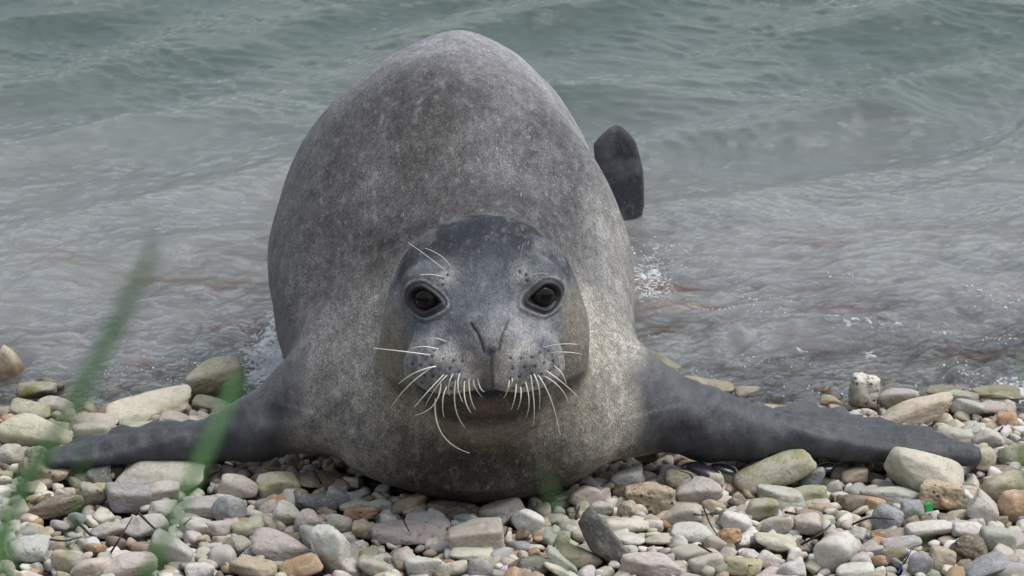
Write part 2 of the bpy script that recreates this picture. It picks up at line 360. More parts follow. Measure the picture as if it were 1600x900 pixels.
def hind_f(x, y, z):   # two hind flippers trailing in the wash, one lifted like a fan
    r = cone(x, y, z, (0.07, 1.16, -0.05), (0.145, 1.23, -0.085), 0.05, 0.030)
    base = np.array((0.152, 1.235, -0.085)); tk = np.linspace(0, 5, 24)
    tips = np.stack([np.interp(tk, range(6), q) for q in ((0.140, 0.166, 0.190, 0.204, 0.206, 0.178), (1.26, 1.26, 1.255, 1.25, 1.25, 1.245), (0.080, 0.106, 0.084, 0.040, -0.020, -0.095))], 1)
    for k, tip in enumerate(tips): r = smin(r, cone(x, y, z, base, tip, 0.018, 0.009), 0.008)
    for tip in ((0.05, 1.42, -0.09), (0.09, 1.45, -0.095), (0.13, 1.44, -0.10)):
        r = smin(r, cone(x, y, z, (0.08, 1.18, -0.08), tip, 0.03, 0.012), 0.02)
    return r
def neck_f(x, y, z):
    neck = cone(x, y, z, (-0.04, -0.10, 0.235), (-0.058, 0.16, 0.205), 0.108, 0.135)
    return smin(neck, cone(x, y, z, (-0.038, -0.165, 0.17), (-0.045, -0.065, 0.10), 0.075, 0.098), 0.05)
PARTS = [(neck_f, (-0.26, -0.34, -0.06), (0.18, 0.38, 0.42), 0.05), (lambda x, y, z: flip_f(x, y, z, RF), (-0.09, -0.14, -0.06), (0.75, 0.28, 0.31), 0.045),
         (lambda x, y, z: flip_f(x, y, z, LF), (-0.75, -0.14, -0.06), (-0.01, 0.28, 0.31), 0.045), (head_f, (-0.24, -0.40, 0.03), (0.16, 0.10, 0.45), lambda x, y, z: 0.016 + 0.038 * sst(0.02, -0.10, tohead(x, y, z)[2])),
         (hind_f, (-0.03, 1.00, -0.22), (0.32, 1.55, 0.20), 0.025)]
def seal_f(x, y, z):
    f = body_f(x, y, z)
    for fn, lo, hi, k in PARTS:      # each part only matters inside its own box
        if x.ndim == 1 and len(x) > 8:
            m = (x > lo[0]) & (x < hi[0]) & (y > lo[1]) & (y < hi[1]) & (z > lo[2]) & (z < hi[2])
            if m.any(): f[m] = smin(f[m], fn(x[m], y[m], z[m]), k(x[m], y[m], z[m]) if callable(k) else k)
        elif x.max() > lo[0] and x.min() < hi[0] and y.max() > lo[1] and y.min() < hi[1] and z.max() > lo[2] and z.min() < hi[2]:
            f = smin(f, fn(x, y, z), k(x, y, z) if callable(k) else k)
    return f
def axm(*segs):
    o = []
    for a, b, s in segs: o += list(np.linspace(a, b, int(round((b - a) / s)), endpoint=False))
    return np.array(o + [segs[-1][1]])
ax = axm((-0.66, -0.40, 0.006), (-0.40, -0.172, 0.0065), (-0.172, 0.10, 0.0019), (0.10, 0.30, 0.0065), (0.30, 0.66, 0.006))
ay = axm((-0.34, -0.155, 0.0019), (-0.155, -0.03, 0.0035), (-0.03, 0.20, 0.006), (0.20, 1.04, 0.010), (1.04, 1.52, 0.0060))
az = axm((-0.16, -0.03, 0.006), (-0.03, 0.06, 0.005), (0.06, 0.14, 0.003), (0.14, 0.385, 0.0019), (0.385, 0.50, 0.006))
S = np.empty((len(ax), len(ay), len(az)), np.float32)
f32 = np.float32
for i0 in range(0, len(ax), 48):
    for j0 in range(0, len(ay), 24):
        for k0 in range(0, len(az), 48):
            S[i0:i0 + 48, j0:j0 + 24, k0:k0 + 48] = seal_f(ax[i0:i0 + 48, None, None].astype(f32), ay[None, j0:j0 + 24, None].astype(f32), az[None, None, k0:k0 + 48].astype(f32))
def surface_nets(S, ax, ay, az):
    ins = S < 0; nx, ny, nz = S.shape
    cs = np.zeros((nx - 1, ny - 1, nz - 1), np.int8)
    for i in (0, 1):
        for j in (0, 1):
            for k in (0, 1): cs += ins[i:nx - 1 + i, j:ny - 1 + j, k:nz - 1 + k]
    act = (cs > 0) & (cs < 8); I, J, K = np.nonzero(act)
    idx = np.full(act.shape, -1, np.int64); idx[I, J, K] = np.arange(len(I))
    acc = np.zeros((len(I), 3)); cnt = np.zeros(len(I))
    cor = [(i, j, k) for i in (0, 1) for j in (0, 1) for k in (0, 1)]
    for a in cor:
        for b in cor:
            if sum(b) - sum(a) != 1 or any(b[t] < a[t] for t in range(3)): continue
            fa = S[I + a[0], J + a[1], K + a[2]]; fb = S[I + b[0], J + b[1], K + b[2]]
            m = (fa < 0) != (fb < 0); t = np.where(m, fa / np.where(m, fa - fb, 1), 0)
            pa = np.stack([ax[I + a[0]], ay[J + a[1]], az[K + a[2]]], 1); pb = np.stack([ax[I + b[0]], ay[J + b[1]], az[K + b[2]]], 1)
            acc += np.where(m[:, None], pa + (pb - pa) * t[:, None], 0); cnt += m
    V = acc / cnt[:, None]; F = []
    for d in range(3):
        sl0 = [slice(None)] * 3; sl1 = [slice(None)] * 3; sl0[d] = slice(0, -1); sl1[d] = slice(1, None)
        A, B = ins[tuple(sl0)], ins[tuple(sl1)]; E = np.argwhere(A != B); o1, o2 = [t for t in range(3) if t != d]
        E = E[(E[:, o1] > 0) & (E[:, o2] > 0) & (E[:, o1] < S.shape[o1] - 1) & (E[:, o2] < S.shape[o2] - 1)]
        q = []
        for s1, s2 in ((1, 1), (0, 1), (0, 0), (1, 0)):
            e = E.copy(); e[:, o1] -= s1; e[:, o2] -= s2; q.append(idx[e[:, 0], e[:, 1], e[:, 2]])
        q = np.stack(q, 1); fl = A[tuple(E.T)]
        if d == 1: fl = ~fl
        q[~fl] = q[~fl][:, ::-1]; F.append(q)
    return V, np.concatenate(F)
V, Fq = surface_nets(S, ax, ay, az); del S
def grad(V, e=0.0008):
    g = np.empty_like(V)
    for i in range(3):
        d = np.zeros(3); d[i] = e; P, Q = V + d, V - d
        g[:, i] = (seal_f(P[:, 0], P[:, 1], P[:, 2]) - seal_f(Q[:, 0], Q[:, 1], Q[:, 2])) / (2 * e)
    return g
def sf(V): return seal_f(V[:, 0], V[:, 1], V[:, 2])
for _ in range(3):
    g_ = grad(V); n2 = np.maximum((g_ ** 2).sum(1), 0.05); stp = sf(V) / n2
    V = V - g_ * np.clip(stp, -0.004, 0.004)[:, None]
NRM = grad(V); NRM /= np.linalg.norm(NRM, axis=1, keepdims=True) + 1e-9

# ---- relief of the face: eyes, nostrils, mouth, folds
A_, F_, U_ = tohead(V[:, 0], V[:, 1], V[:, 2])
front = sst(0.0, 0.05, F_)
def surf_f(a, u):          # forward distance of the face surface at head coordinates (a, u)
    lo, hi = 0.0, 0.3
    for _ in range(40):
        m = (lo + hi) / 2; p = fromhead((a, m, u))
        if seal_f(np.array([p[0]]), np.array([p[1]]), np.array([p[2]]))[0] < 0: lo = m
        else: hi = m
    return lo
EYES = [(-1, -0.0770, 0.0440), (1, 0.0815, 0.0435)]
disp = np.zeros(len(V)); eyed = np.full(len(V), 9.0); eyefold = np.zeros(len(V)); eyeinfo = []
for sg, ea, eu in EYES:
    ef = surf_f(ea, eu); pc = fromhead((ea, ef, eu))
    g1 = grad(np.array([pc]))[0]; g1 /= np.linalg.norm(g1)
    gh = np.array([g1 @ HX, g1 @ HF, g1 @ HU]); gh = gh * 0.6 + np.array([sg * 0.30, 0.9, 0.12]) * 0.4; gh /= np.linalg.norm(gh)
    s = -sg * (A_ - ea); t = U_ - eu             # s grows towards the nose
    t = t + 0.10 * s                                       # inner corner lies a little lower
    hs_ = np.where(s < 0.002, np.sqrt(np.clip(1 - ((s - 0.002) / 0.0170) ** 2, 0, 1)), np.clip(1 - (s - 0.002) / 0.0215, 0, 1) ** 0.8)
    hgt = 0.0152 * hs_
    inside = (np.abs(t) < hgt) & (s > -0.0150) & (s < 0.0235)
    # distance to the almond outline by sampling it
    ss = np.concatenate([np.linspace(-0.01499, 0.02349, 60)] * 2)
    hh = np.where(ss < 0.002, np.sqrt(np.clip(1 - ((ss - 0.002) / 0.0170) ** 2, 0, 1)), np.clip(1 - (ss - 0.002) / 0.0215, 0, 1) ** 0.8) * 0.0152
    hh[60:] *= -1
    near = (np.hypot(s, t) < 0.07) & (F_ > 0.0)
    d = np.full(len(V), 9.0); ii = np.nonzero(near)[0]
    dd = np.sqrt((s[ii, None] - ss) ** 2 + (t[ii, None] - hh) ** 2).min(1); d[ii] = np.where(inside[ii], -dd, dd)
    eyed = np.minimum(eyed, d)
    low = sst(0.004, -0.006, t)
    disp += np.where(d < 9, -0.0095 * sst(0.0006, -0.0035, d) + 0.0024 * np.exp(-((d - 0.0026) / 0.0020) ** 2)
                     - 0.0018 * np.exp(-((d - 0.0068) / 0.0014) ** 2) + (0.0016 * low + 0.0006) * np.exp(-((d - 0.0095) / 0.002) ** 2)
                     - 0.0012 * np.exp(-((d - 0.0125) / 0.0016) ** 2) * (0.4 + 0.6 * low), 0)
    eyefold += np.exp(-((d - 0.0068) / 0.0016) ** 2) + 0.6 * low * np.exp(-((d - 0.0128) / 0.0018) ** 2)
    eyeinfo.append((pc, gh))
def polyd(pts, a, u):
    pts = np.array(pts); r = np.full(len(a), 9.0)
    for p, q in zip(pts[:-1], pts[1:]):
        e = q - p; tt = np.clip(((a - p[0]) * e[0] + (u - p[1]) * e[1]) / (e @ e), 0, 1)
        r = np.minimum(r, np.hypot(a - p[0] - e[0] * tt, u - p[1] - e[1] * tt))
    return r
fr = F_ > 0.06
def only(d): return np.where(fr, d, 9.0)
NOS_L = [(-0.015, 0.023), (-0.0070, 0.014), (-0.0025, 0.003), (0.0010, -0.010)]
NOS_R = [(0.034, 0.024), (0.0275, 0.014), (0.0230, 0.003), (0.0200, -0.010)]
dn = np.minimum(only(polyd(NOS_L, A_, U_)), only(polyd(NOS_R, A_, U_)))
dp = only(polyd([(0.0090, -0.0115), (0.0120, -0.0115)], A_, U_))
dph = only(polyd([(0.0105, -0.018), (0.009, -0.062)], A_, U_))
MOUTH = [(-0.095, -0.055), (-0.075, -0.068), (-0.045, -0.073), (0.0, -0.069), (0.045, -0.073), (0.078, -0.068), (0.100, -0.055)]
dm = only(polyd(MOUTH, A_, U_))
LIPB = [(-0.055, -0.100), (0.0, -0.107), (0.055, -0.100)]
db = only(polyd(LIPB, A_, U_))
disp -= 0.0030 * np.exp(-(dn / 0.0019) ** 2)
disp -= 0.0034 * np.exp(-(dp / 0.0055) ** 2)
disp -= 0.0020 * np.exp(-(dph / 0.0026) ** 2)
disp -= 0.0050 * np.exp(-(dm / 0.0036) ** 2)
disp -= 0.0030 * np.exp(-(db / 0.0040) ** 2)
pad = np.maximum(np.exp(-(((A_ - 0.050) / 0.045) ** 2 + ((U_ + 0.038) / 0.034) ** 2)), np.exp(-(((A_ + 0.046) / 0.045) ** 2 + ((U_ + 0.038) / 0.034) ** 2))) * sst(0.06, 0.10, F_)
# rows of whisker pits on the pads
PITS = []
for sg in (-1, 1):
    for r_ in range(4):
        for c_ in range(6 - (r_ == 0)):
            PITS.append((0.004 + sg * (0.030 + 0.0125 * c_ + 0.004 * (r_ % 2)) + random.uniform(-.002, .002), -0.022 - 0.0125 * r_ + 0.0016 * c_ + random.uniform(-.002, .002)))
BROW = [(-0.0500, 0.0700), (-0.0440, 0.0740), (-0.0510, 0.0630), (0.0480, 0.0760), (0.0560, 0.0720), (0.0570, 0.0650)]
dpit = np.full(len(V), 9.0)
for a, u in PITS + BROW: dpit = np.minimum(dpit, np.where(F_ > 0.04, np.hypot(A_ - a, U_ - u), 9))
disp -= 0.0012 * np.exp(-(dpit / 0.0022) ** 2)
# creases round the eyes, neck folds, broad muscle undulation
wr = fbm(V[:, 0] * 60, V[:, 1] * 60, V[:, 2] * 110, o=2, s=81)
disp += 0.0006 * wr * front
hd = np.sqrt(A_ ** 2 + (U_ + 0.0) ** 2)
neckzone = sst(0.02, -0.06, F_) * sst(0.30, 0.08, V[:, 1])
cr = noise(V[:, 0] * 7, V[:, 1] * 22 + V[:, 2] * 16 + 1.5 * fbm(V[:, 0] * 6, V[:, 1] * 6, V[:, 2] * 6, o=2, s=85), 0.0, 83)
disp += 0.0035 * neckzone * cr + 0.0045 * fbm(V[:, 0] * 7, V[:, 1] * 5, V[:, 2] * 7, o=2, s=84) * sst(-0.1, 0.1, V[:, 1])
fl = np.maximum(sst(0.17, 0.22, V[:, 0]), sst(-0.29, -0.335, V[:, 0])) * sst(0.28, 0.15, V[:, 1]) * sst(0.16, 0.125, V[:, 2])
disp += fl * (0.0022 * fbm(V[:, 0] * 45, V[:, 1] * 22, V[:, 2] * 30, o=3, s=86) + 0.0028 * fbm(V[:, 0] * 14, V[:, 1] * 14, V[:, 2] * 14, o=2, s=87))
for F, sg in ((RF, 1), (LF, -1)):
    wx_, wy_ = F['arm'][-1][0] - sg * 0.03, F['arm'][-1][1]; dx_ = (V[:, 0] - wx_) * sg; dy_ = V[:, 1] - wy_ + 0.004
    ang = np.arctan2(dy_, np.maximum(dx_, 1e-4)); hand = sst(0.05, 0.12, np.hypot(dx_, dy_)) * (dx_ > 0) * fl * sst(0.2, 0.7, NRM[:, 2])
    disp += hand * 0.0030 * np.cos(2 * math.pi * ang / 0.24)
disp += fl * 0.0016 * np.minimum(0, noise(V[:, 0] * 75 + 2 * noise(V[:, 1] * 20, V[:, 2] * 20, 0.0, 98), V[:, 1] * 9, V[:, 2] * 9, 99)) * 1.6
P0 = V.copy(); V = V + NRM * disp[:, None]

# ---- coat colour (of the animal itself: pale flanks and neck, dark saddle, slate face and flippers), plus shade painted in at jaw and throat
x, y, z = P0.T
n1 = fbm(x * 7, y * 4, z * 7, o=4, s=91); n2 = fbm(x * 26, y * 13, z * 20, o=3, s=92); n3 = fbm(x * 70, y * 40, z * 60, o=2, s=93)
cxs = np.interp(y, _d, _T[0]); side = np.abs(x - cxs) / np.interp(y, _d, _T[1])
def mixc(c, k, d): return c + (np.array(d) - c) * np.clip(k, 0, 1)[:, None]
C = np.tile(np.array([0.165, 0.160, 0.160]), (len(V), 1))
C = mixc(C, sst(0.40, 0.75, y + 0.12 * n1) * 0.80, (0.315, 0.305, 0.305))                 # paler rump
sad = sst(0.62, 0.36, y + 0.10 * n1) * sst(0.95, 0.55, side + 0.15 * n1) * sst(-0.02, 0.05, y)
C = mixc(C, 0.92 * sad * sst(-0.9, 0.3, n1), (0.055, 0.052, 0.052))
C = mixc(C, 0.40 * sst(0.0, 0.8, n1 + 0.4 * n2) * sst(0.05, 0.12, y), (0.080, 0.075, 0.073))
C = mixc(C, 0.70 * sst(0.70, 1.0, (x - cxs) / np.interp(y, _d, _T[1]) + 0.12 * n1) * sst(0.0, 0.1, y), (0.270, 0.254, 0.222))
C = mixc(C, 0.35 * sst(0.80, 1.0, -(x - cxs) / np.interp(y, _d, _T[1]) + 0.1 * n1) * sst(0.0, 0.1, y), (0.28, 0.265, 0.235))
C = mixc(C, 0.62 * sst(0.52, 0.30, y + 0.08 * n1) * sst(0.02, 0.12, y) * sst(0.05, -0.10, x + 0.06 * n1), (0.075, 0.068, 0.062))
C = mixc(C, 0.35 * sst(-0.3, 0.6, n1) * sad, (0.045, 0.042, 0.042))
neck = sst(0.12, -0.14, y + 0.05 * n1 - 0.28 * (x + 0.05)) * sst(0.36, 0.22, z)
C = mixc(C, neck * 0.95, (0.290, 0.275, 0.245))
n2b = fbm(x * 45, y * 26, z * 34, o=3, s=95)
blot = sst(0.0, 0.5, n2b + 0.5 * n1) * neck * sst(0.02, -0.10, x + 0.05 * n1) * sst(0.30, 0.18, z)
C = mixc(C, 0.78 * blot, (0.085, 0.085, 0.092))
C = mixc(C, 0.55 * sst(0.25, 0.7, n2) * neck, (0.12, 0.115, 0.11))
thr_shade = sst(0.20, 0.09, np.abs(x + 0.035) + 0.03 * n1) * sst(0.21, 0.15, z) * sst(-0.05, -0.12, y)  # shadow under the chin, painted into the throat and chest colour
C = mixc(C, 0.92 * thr_shade, (0.036, 0.031, 0.027))
C = C * (1 + (np.array([0.955, 0.99, 1.05]) - 1) * sst(0.0, 0.15, y)[:, None])
C = mixc(C, 0.45 * neck * sst(0.20, 0.11, np.abs(x + 0.035)) * sst(0.08, 0.15, z), (0.37, 0.345, 0.285))
# head
hm = sst(0.018, 0.004, head_f(x, y, z)) * sst(-0.135, -0.105, U_)
Hc = np.tile(np.array([0.088, 0.097, 0.113]), (len(V), 1))
Hc = mixc(Hc, sst(0.040, 0.088, U_ + 0.02 * n1 + 0.01 * n2 + 0.25 * np.maximum(0, np.abs(A_) - 0.07)) * sst(0.105, 0.03, F_) * 0.95, (0.024, 0.027, 0.034))
Hc = mixc(Hc, 0.8 * sst(0.085, 0.12, np.abs(A_) + 0.02 * n1) * sst(0.065, 0.01, U_), (0.200, 0.185, 0.150))
Hc = mixc(Hc, 0.34 * sst(0.0, 1.1, 0.4 * n1 + n2 + 0.5 * n3) * sst(-0.02, 0.02, U_), (0.26, 0.27, 0.285))
muz = sst(0.085, 0.125, F_) * sst(0.045, 0.010, U_ + 0.012 * n1) * sst(-0.075, -0.060, U_)
Hc = mixc(Hc, 0.75 * muz * sst(-1.0, 0.4, n2), (0.255, 0.255, 0.262))
padc = sst(0.12, 0.55, pad)
Hc = mixc(Hc, 0.9 * padc * sst(-0.9, 0.5, n2), (0.370, 0.355, 0.340))
Hc = mixc(Hc, 0.45 * padc * sst(0.1, 0.7, n3), (0.09, 0.09, 0.09))
for a, u in ((-0.046, 0.0715), (0.052, 0.072)):
    Hc = mixc(Hc, 0.7 * np.exp(-(((A_ - a) / 0.014) ** 2 + ((U_ - u) / 0.011) ** 2)), (0.32, 0.32, 0.31))
jaw_shade = sst(-0.068, -0.080, U_)  # jaw colour darkened to paint in the shade below the muzzle
Hc = mixc(Hc, 0.95 * jaw_shade, (0.055, 0.046, 0.040))
lipm = np.exp(-(((A_ - 0.004) / 0.030) ** 4 + ((U_ + 0.090) / 0.012) ** 4)) * front
Hc = mixc(Hc, 0.8 * lipm, (0.080, 0.052, 0.038))
C = C + (Hc - C) * hm[:, None]
# bare dark skin: lids, nostril slits, lips, pores; nostril shadow painted between the slits
C = mixc(C, sst(0.0085, 0.004, eyed), (0.022, 0.022, 0.025))
C = mixc(C, 0.55 * np.exp(-((eyed - 0.0098) / 0.0016) ** 2), (0.24, 0.25, 0.245))
C = mixc(C, 0.6 * eyefold, (0.025, 0.025, 0.028))
C = mixc(C, 0.7 * np.exp(-(dn / 0.0016) ** 2), (0.018, 0.012, 0.013)); C = mixc(C, 0.8 * np.exp(-(dp / 0.0050) ** 2), (0.014, 0.010, 0.010))
C = mixc(C, 0.5 * np.exp(-(dph / 0.0022) ** 2), (0.02, 0.02, 0.02)); C = mixc(C, 0.8 * np.exp(-(dm / 0.0036) ** 2), (0.02, 0.017, 0.015))
C = mixc(C, 0.9 * np.exp(-(dpit / 0.0021) ** 4), (0.012, 0.012, 0.013))
# flippers
flc = np.maximum(sst(0.155, 0.20, x + 0.25 * (z - 0.07) + 0.012 * n2), sst(-0.275, -0.315, x - 0.25 * (z - 0.07) + 0.012 * n2)) * sst(0.30, 0.2, y) * sst(0.175, 0.14, z)
C = mixc(C, flc, (0.050, 0.053, 0.062)); C = mixc(C, flc * 0.32 * sst(0.0, 0.6, n2 + 0.6 * n3), (0.115, 0.118, 0.130)); C = mixc(C, flc * 0.5 * sst(0.35, 0.7, n3), (0.03, 0.03, 0.034))
hf = sst(1.14, 1.20, y); C = mixc(C, hf, (0.040, 0.042, 0.050)); C = mixc(C, hf * 0.7 * sst(-0.1, 0.6, n2), (0.12, 0.12, 0.135))
spk = 0.95 - 0.25 * hm - 0.66 * flc - 0.5 * hf
bare = np.clip(sst(0.010, 0.004, eyed) + np.exp(-(dp / 0.008) ** 2) + 0.8 * flc + lipm * 0.5, 0, 1)
spk = spk * (1 - 0.8 * np.clip(sst(0.010, 0.004, eyed), 0, 1))

seal = add('seal', None, label='grey mottled seal hauled out on the pebbles, facing the camera with flippers spread', cat='seal')
seal.location = (-0.05, 0.0, 0.0); OFF = np.array([-0.05, 0, 0])
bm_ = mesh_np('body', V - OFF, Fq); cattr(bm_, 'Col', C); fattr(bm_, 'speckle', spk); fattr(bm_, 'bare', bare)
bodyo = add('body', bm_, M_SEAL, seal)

def uvs(r, nu=36, nv=20, squash=(1, 1, 1)):
    t = np.linspace(0, math.pi, nv + 1)[:, None]; p = np.linspace(0, 2 * math.pi, nu, endpoint=False)[None]
    Vv = np.stack([np.sin(t) * np.cos(p) * r * squash[0], np.cos(t) * r * squash[1] + 0 * p, np.sin(t) * np.sin(p) * r * squash[2]], -1).reshape(-1, 3)
    i = np.arange(nv)[:, None] * nu + np.arange(nu)[None]; j = np.arange(nv)[:, None] * nu + (np.arange(nu)[None] + 1) % nu
    return Vv, np.stack([i, j, j + nu, i + nu], -1).reshape(-1, 4)
for pc, gh in eyeinfo:
    Vv, Ff = uvs(0.0195, 40, 24); wn = HX * gh[0] + HF * gh[1] + HU * gh[2]
    e = add('eye', mesh_np('eye', Vv, Ff), M_EYE, seal)
    e.rotation_mode = 'QUATERNION'; e.rotation_quaternion = Vector(wn).to_track_quat('Y', 'Z')
    e.location = Vector(pc - wn * 0.0185 - OFF)

def tube(pts, rad, n=6):
    pts = np.array(pts); m = len(pts); T = np.gradient(pts, axis=0); T /= np.linalg.norm(T, axis=1, keepdims=True)
    ref = np.array([0.3, 0.2, 0.93]); a = np.cross(T, ref); a /= np.linalg.norm(a, axis=1, keepdims=True); b = np.cross(T, a)
    an = np.linspace(0, 2 * math.pi, n, endpoint=False); rad = np.asarray(rad)
    Vv = pts[:, None] + rad[:, None, None] * (a[:, None] * np.cos(an)[None, :, None] + b[:, None] * np.sin(an)[None, :, None])
    i = np.arange(m - 1)[:, None] * n + np.arange(n)[None]; j = np.arange(m - 1)[:, None] * n + (np.arange(n)[None] + 1) % n
    return Vv.reshape(-1, 3), np.stack([i, j, j + n, i + n], -1).reshape(-1, 4)
def bez(p, k=18):
    t = np.linspace(0, 1, k)[:, None]; p = [np.array(q, float) for q in p]
    return (1 - t) ** 2 * p[0] + 2 * t * (1 - t) * p[1] + t * t * p[2]
def facepx(px, py, f):     # head coordinates of a photo point on the plane "f metres forward of the head centre"
    d = FWD + np.array([1.0, 0, 0]) * (px - 800) / FPX + UP * (450 - py) / FPX
    P = CAM + d * (((HO + HF * f - CAM) @ HF) / (d @ HF)); q = P - HO
    return np.array([q @ HX, f, q @ HU])
# root, bend and tip of each whisker as seen on the animal
WH = [((677, 556), (640, 550), (582, 544)), ((690, 566), (640, 590), (611, 636)), ((688, 572), (650, 575), (622, 600)), ((702, 576), (668, 610), (647, 636)),
      ((705, 580), (680, 600), (664, 634)), ((688, 590), (690, 640), (648, 649)), ((700, 600), (686, 620), (693, 652)), ((714, 580), (700, 640), (726, 668)),
      ((680, 620), (672, 690), (733, 708)), ((720, 578), (708, 600), (722, 628)), ((732, 585), (730, 620), (742, 640)), ((740, 590), (735, 600), (752, 620)),
      ((726, 590), (720, 625), (735, 645)), ((745, 588), (748, 610), (756, 612)), ((712, 576), (695, 600), (702, 618)), ((690, 548), (655, 535), (636, 549)), ((700, 536), (680, 524), (660, 531)),
      ((826, 573), (838, 640), (832, 666)), ((818, 590), (832, 630), (821, 653)), ((836, 582), (862, 610), (874, 679)), ((846, 586), (878, 600), (888, 630)),
      ((850, 578), (878, 595), (902, 620)), ((806, 596), (806, 620), (798, 640)), ((795, 590), (795, 610), (786, 622)), ((858, 552), (880, 548), (908, 553)),
      ((846, 545), (870, 535), (902, 538)), ((812, 600), (816, 622), (808, 640)), ((798, 588), (804, 600), (788, 612)), ((830, 580), (846, 600), (842, 640)), ((862, 570), (880, 580), (884, 600))]
for i, (r0, b0, t0) in enumerate(WH):
    q = facepx(*r0, 0.135); fs = surf_f(q[0], q[2]); q = facepx(*r0, fs); fs = surf_f(q[0], q[2])
    p0 = facepx(*r0, fs - 0.006); p1 = facepx(*b0, fs + 0.018); p2 = facepx(*t0, fs + random.uniform(-0.02, 0.015))
    P = np.array([fromhead(k_) for k_ in bez((p0, p1, p2))])
    rr = np.linspace(1, 0.35, len(P)) * random.uniform(0.00095, 0.00125)
    Vv, Ff = tube(P - OFF, rr); add('whisker', mesh_np('whisker', Vv, Ff), M_WHISK, seal)
for r0, b0, t0 in [((697, 424), (668, 400), (637, 379)), ((705, 420), (695, 398), (664, 388)), ((694, 434), (675, 426), (656, 430)), ((810, 416), (813, 400), (817, 381)), ((822, 434), (838, 424), (856, 428))]:
    q = facepx(*r0, 0.08); fs = surf_f(q[0], q[2]); q = facepx(*r0, fs); fs = surf_f(q[0], q[2])
    P = np.array([fromhead(k_) for k_ in bez((facepx(*r0, fs - 0.004), facepx(*b0, fs + 0.016), facepx(*t0, fs + 0.022)))])
    Vv, Ff = tube(P - OFF, np.linspace(1, 0.4, len(P)) * 0.0008); add('brow_whisker', mesh_np('brow_whisker', Vv, Ff), M_WHISK, seal)

# ------------------------------------------------------------------ stones
def icos(sub):
    import bmesh
    b = bmesh.new(); bmesh.ops.create_icosphere(b, subdivisions=sub, radius=1.0)
    Vv = np.array([v.co[:] for v in b.verts]); b.verts.ensure_lookup_table(); Ff = np.array([[v.index for v in f.verts] for f in b.faces]); b.free()
    return Vv, Ff
ICO = {k: icos(k) for k in (2, 3, 4, 5)}
def pebble(seed, sub=4, p=7.0, planes=13, rough=0.02):
    r = np.random.default_rng(seed); D, F = ICO[sub]
    n = r.normal(size=(planes, 3)); n /= np.linalg.norm(n, axis=1, keepdims=True)
    n = np.concatenate([n, np.eye(3), -np.eye(3)]); dd = np.concatenate([r.uniform(0.72, 1.05, planes), r.uniform(0.92, 1.05, 6)])
    q = np.maximum(D @ n.T, 0) / dd
    rad = 1 / (q ** p).sum(1) ** (1 / p); Vv = D * rad[:, None]
    Vv = Vv * (1 + rough * fbm(D[:, 0] * 1.8 + seed, D[:, 1] * 1.8, D[:, 2] * 1.8, o=4, s=seed % 97, g=0.6))[:, None]
    lo, hi = Vv.min(0), Vv.max(0); Vv = (Vv - (lo + hi) / 2) / ((hi - lo) / 2)
    return Vv, F
PAL = dict(W=(0.70, 0.685, 0.655), G=(0.50, 0.485, 0.455), B=(0.29, 0.31, 0.33), D=(0.10, 0.107, 0.115), P=(0.53, 0.48, 0.435), T=(0.47, 0.385, 0.28),
           O=(0.48, 0.30, 0.17), Y=(0.45, 0.435, 0.34), M=(0.42, 0.43, 0.34), N=(0.20, 0.155, 0.11), C=(0.66, 0.61, 0.51))
CN = dict(W='white', G='pale grey', B='blue-grey', D='dark grey', P='pinkish grey', T='tan', O='orange-brown', Y='olive-tinged', M='green algae-stained', N='brown', C='cream')
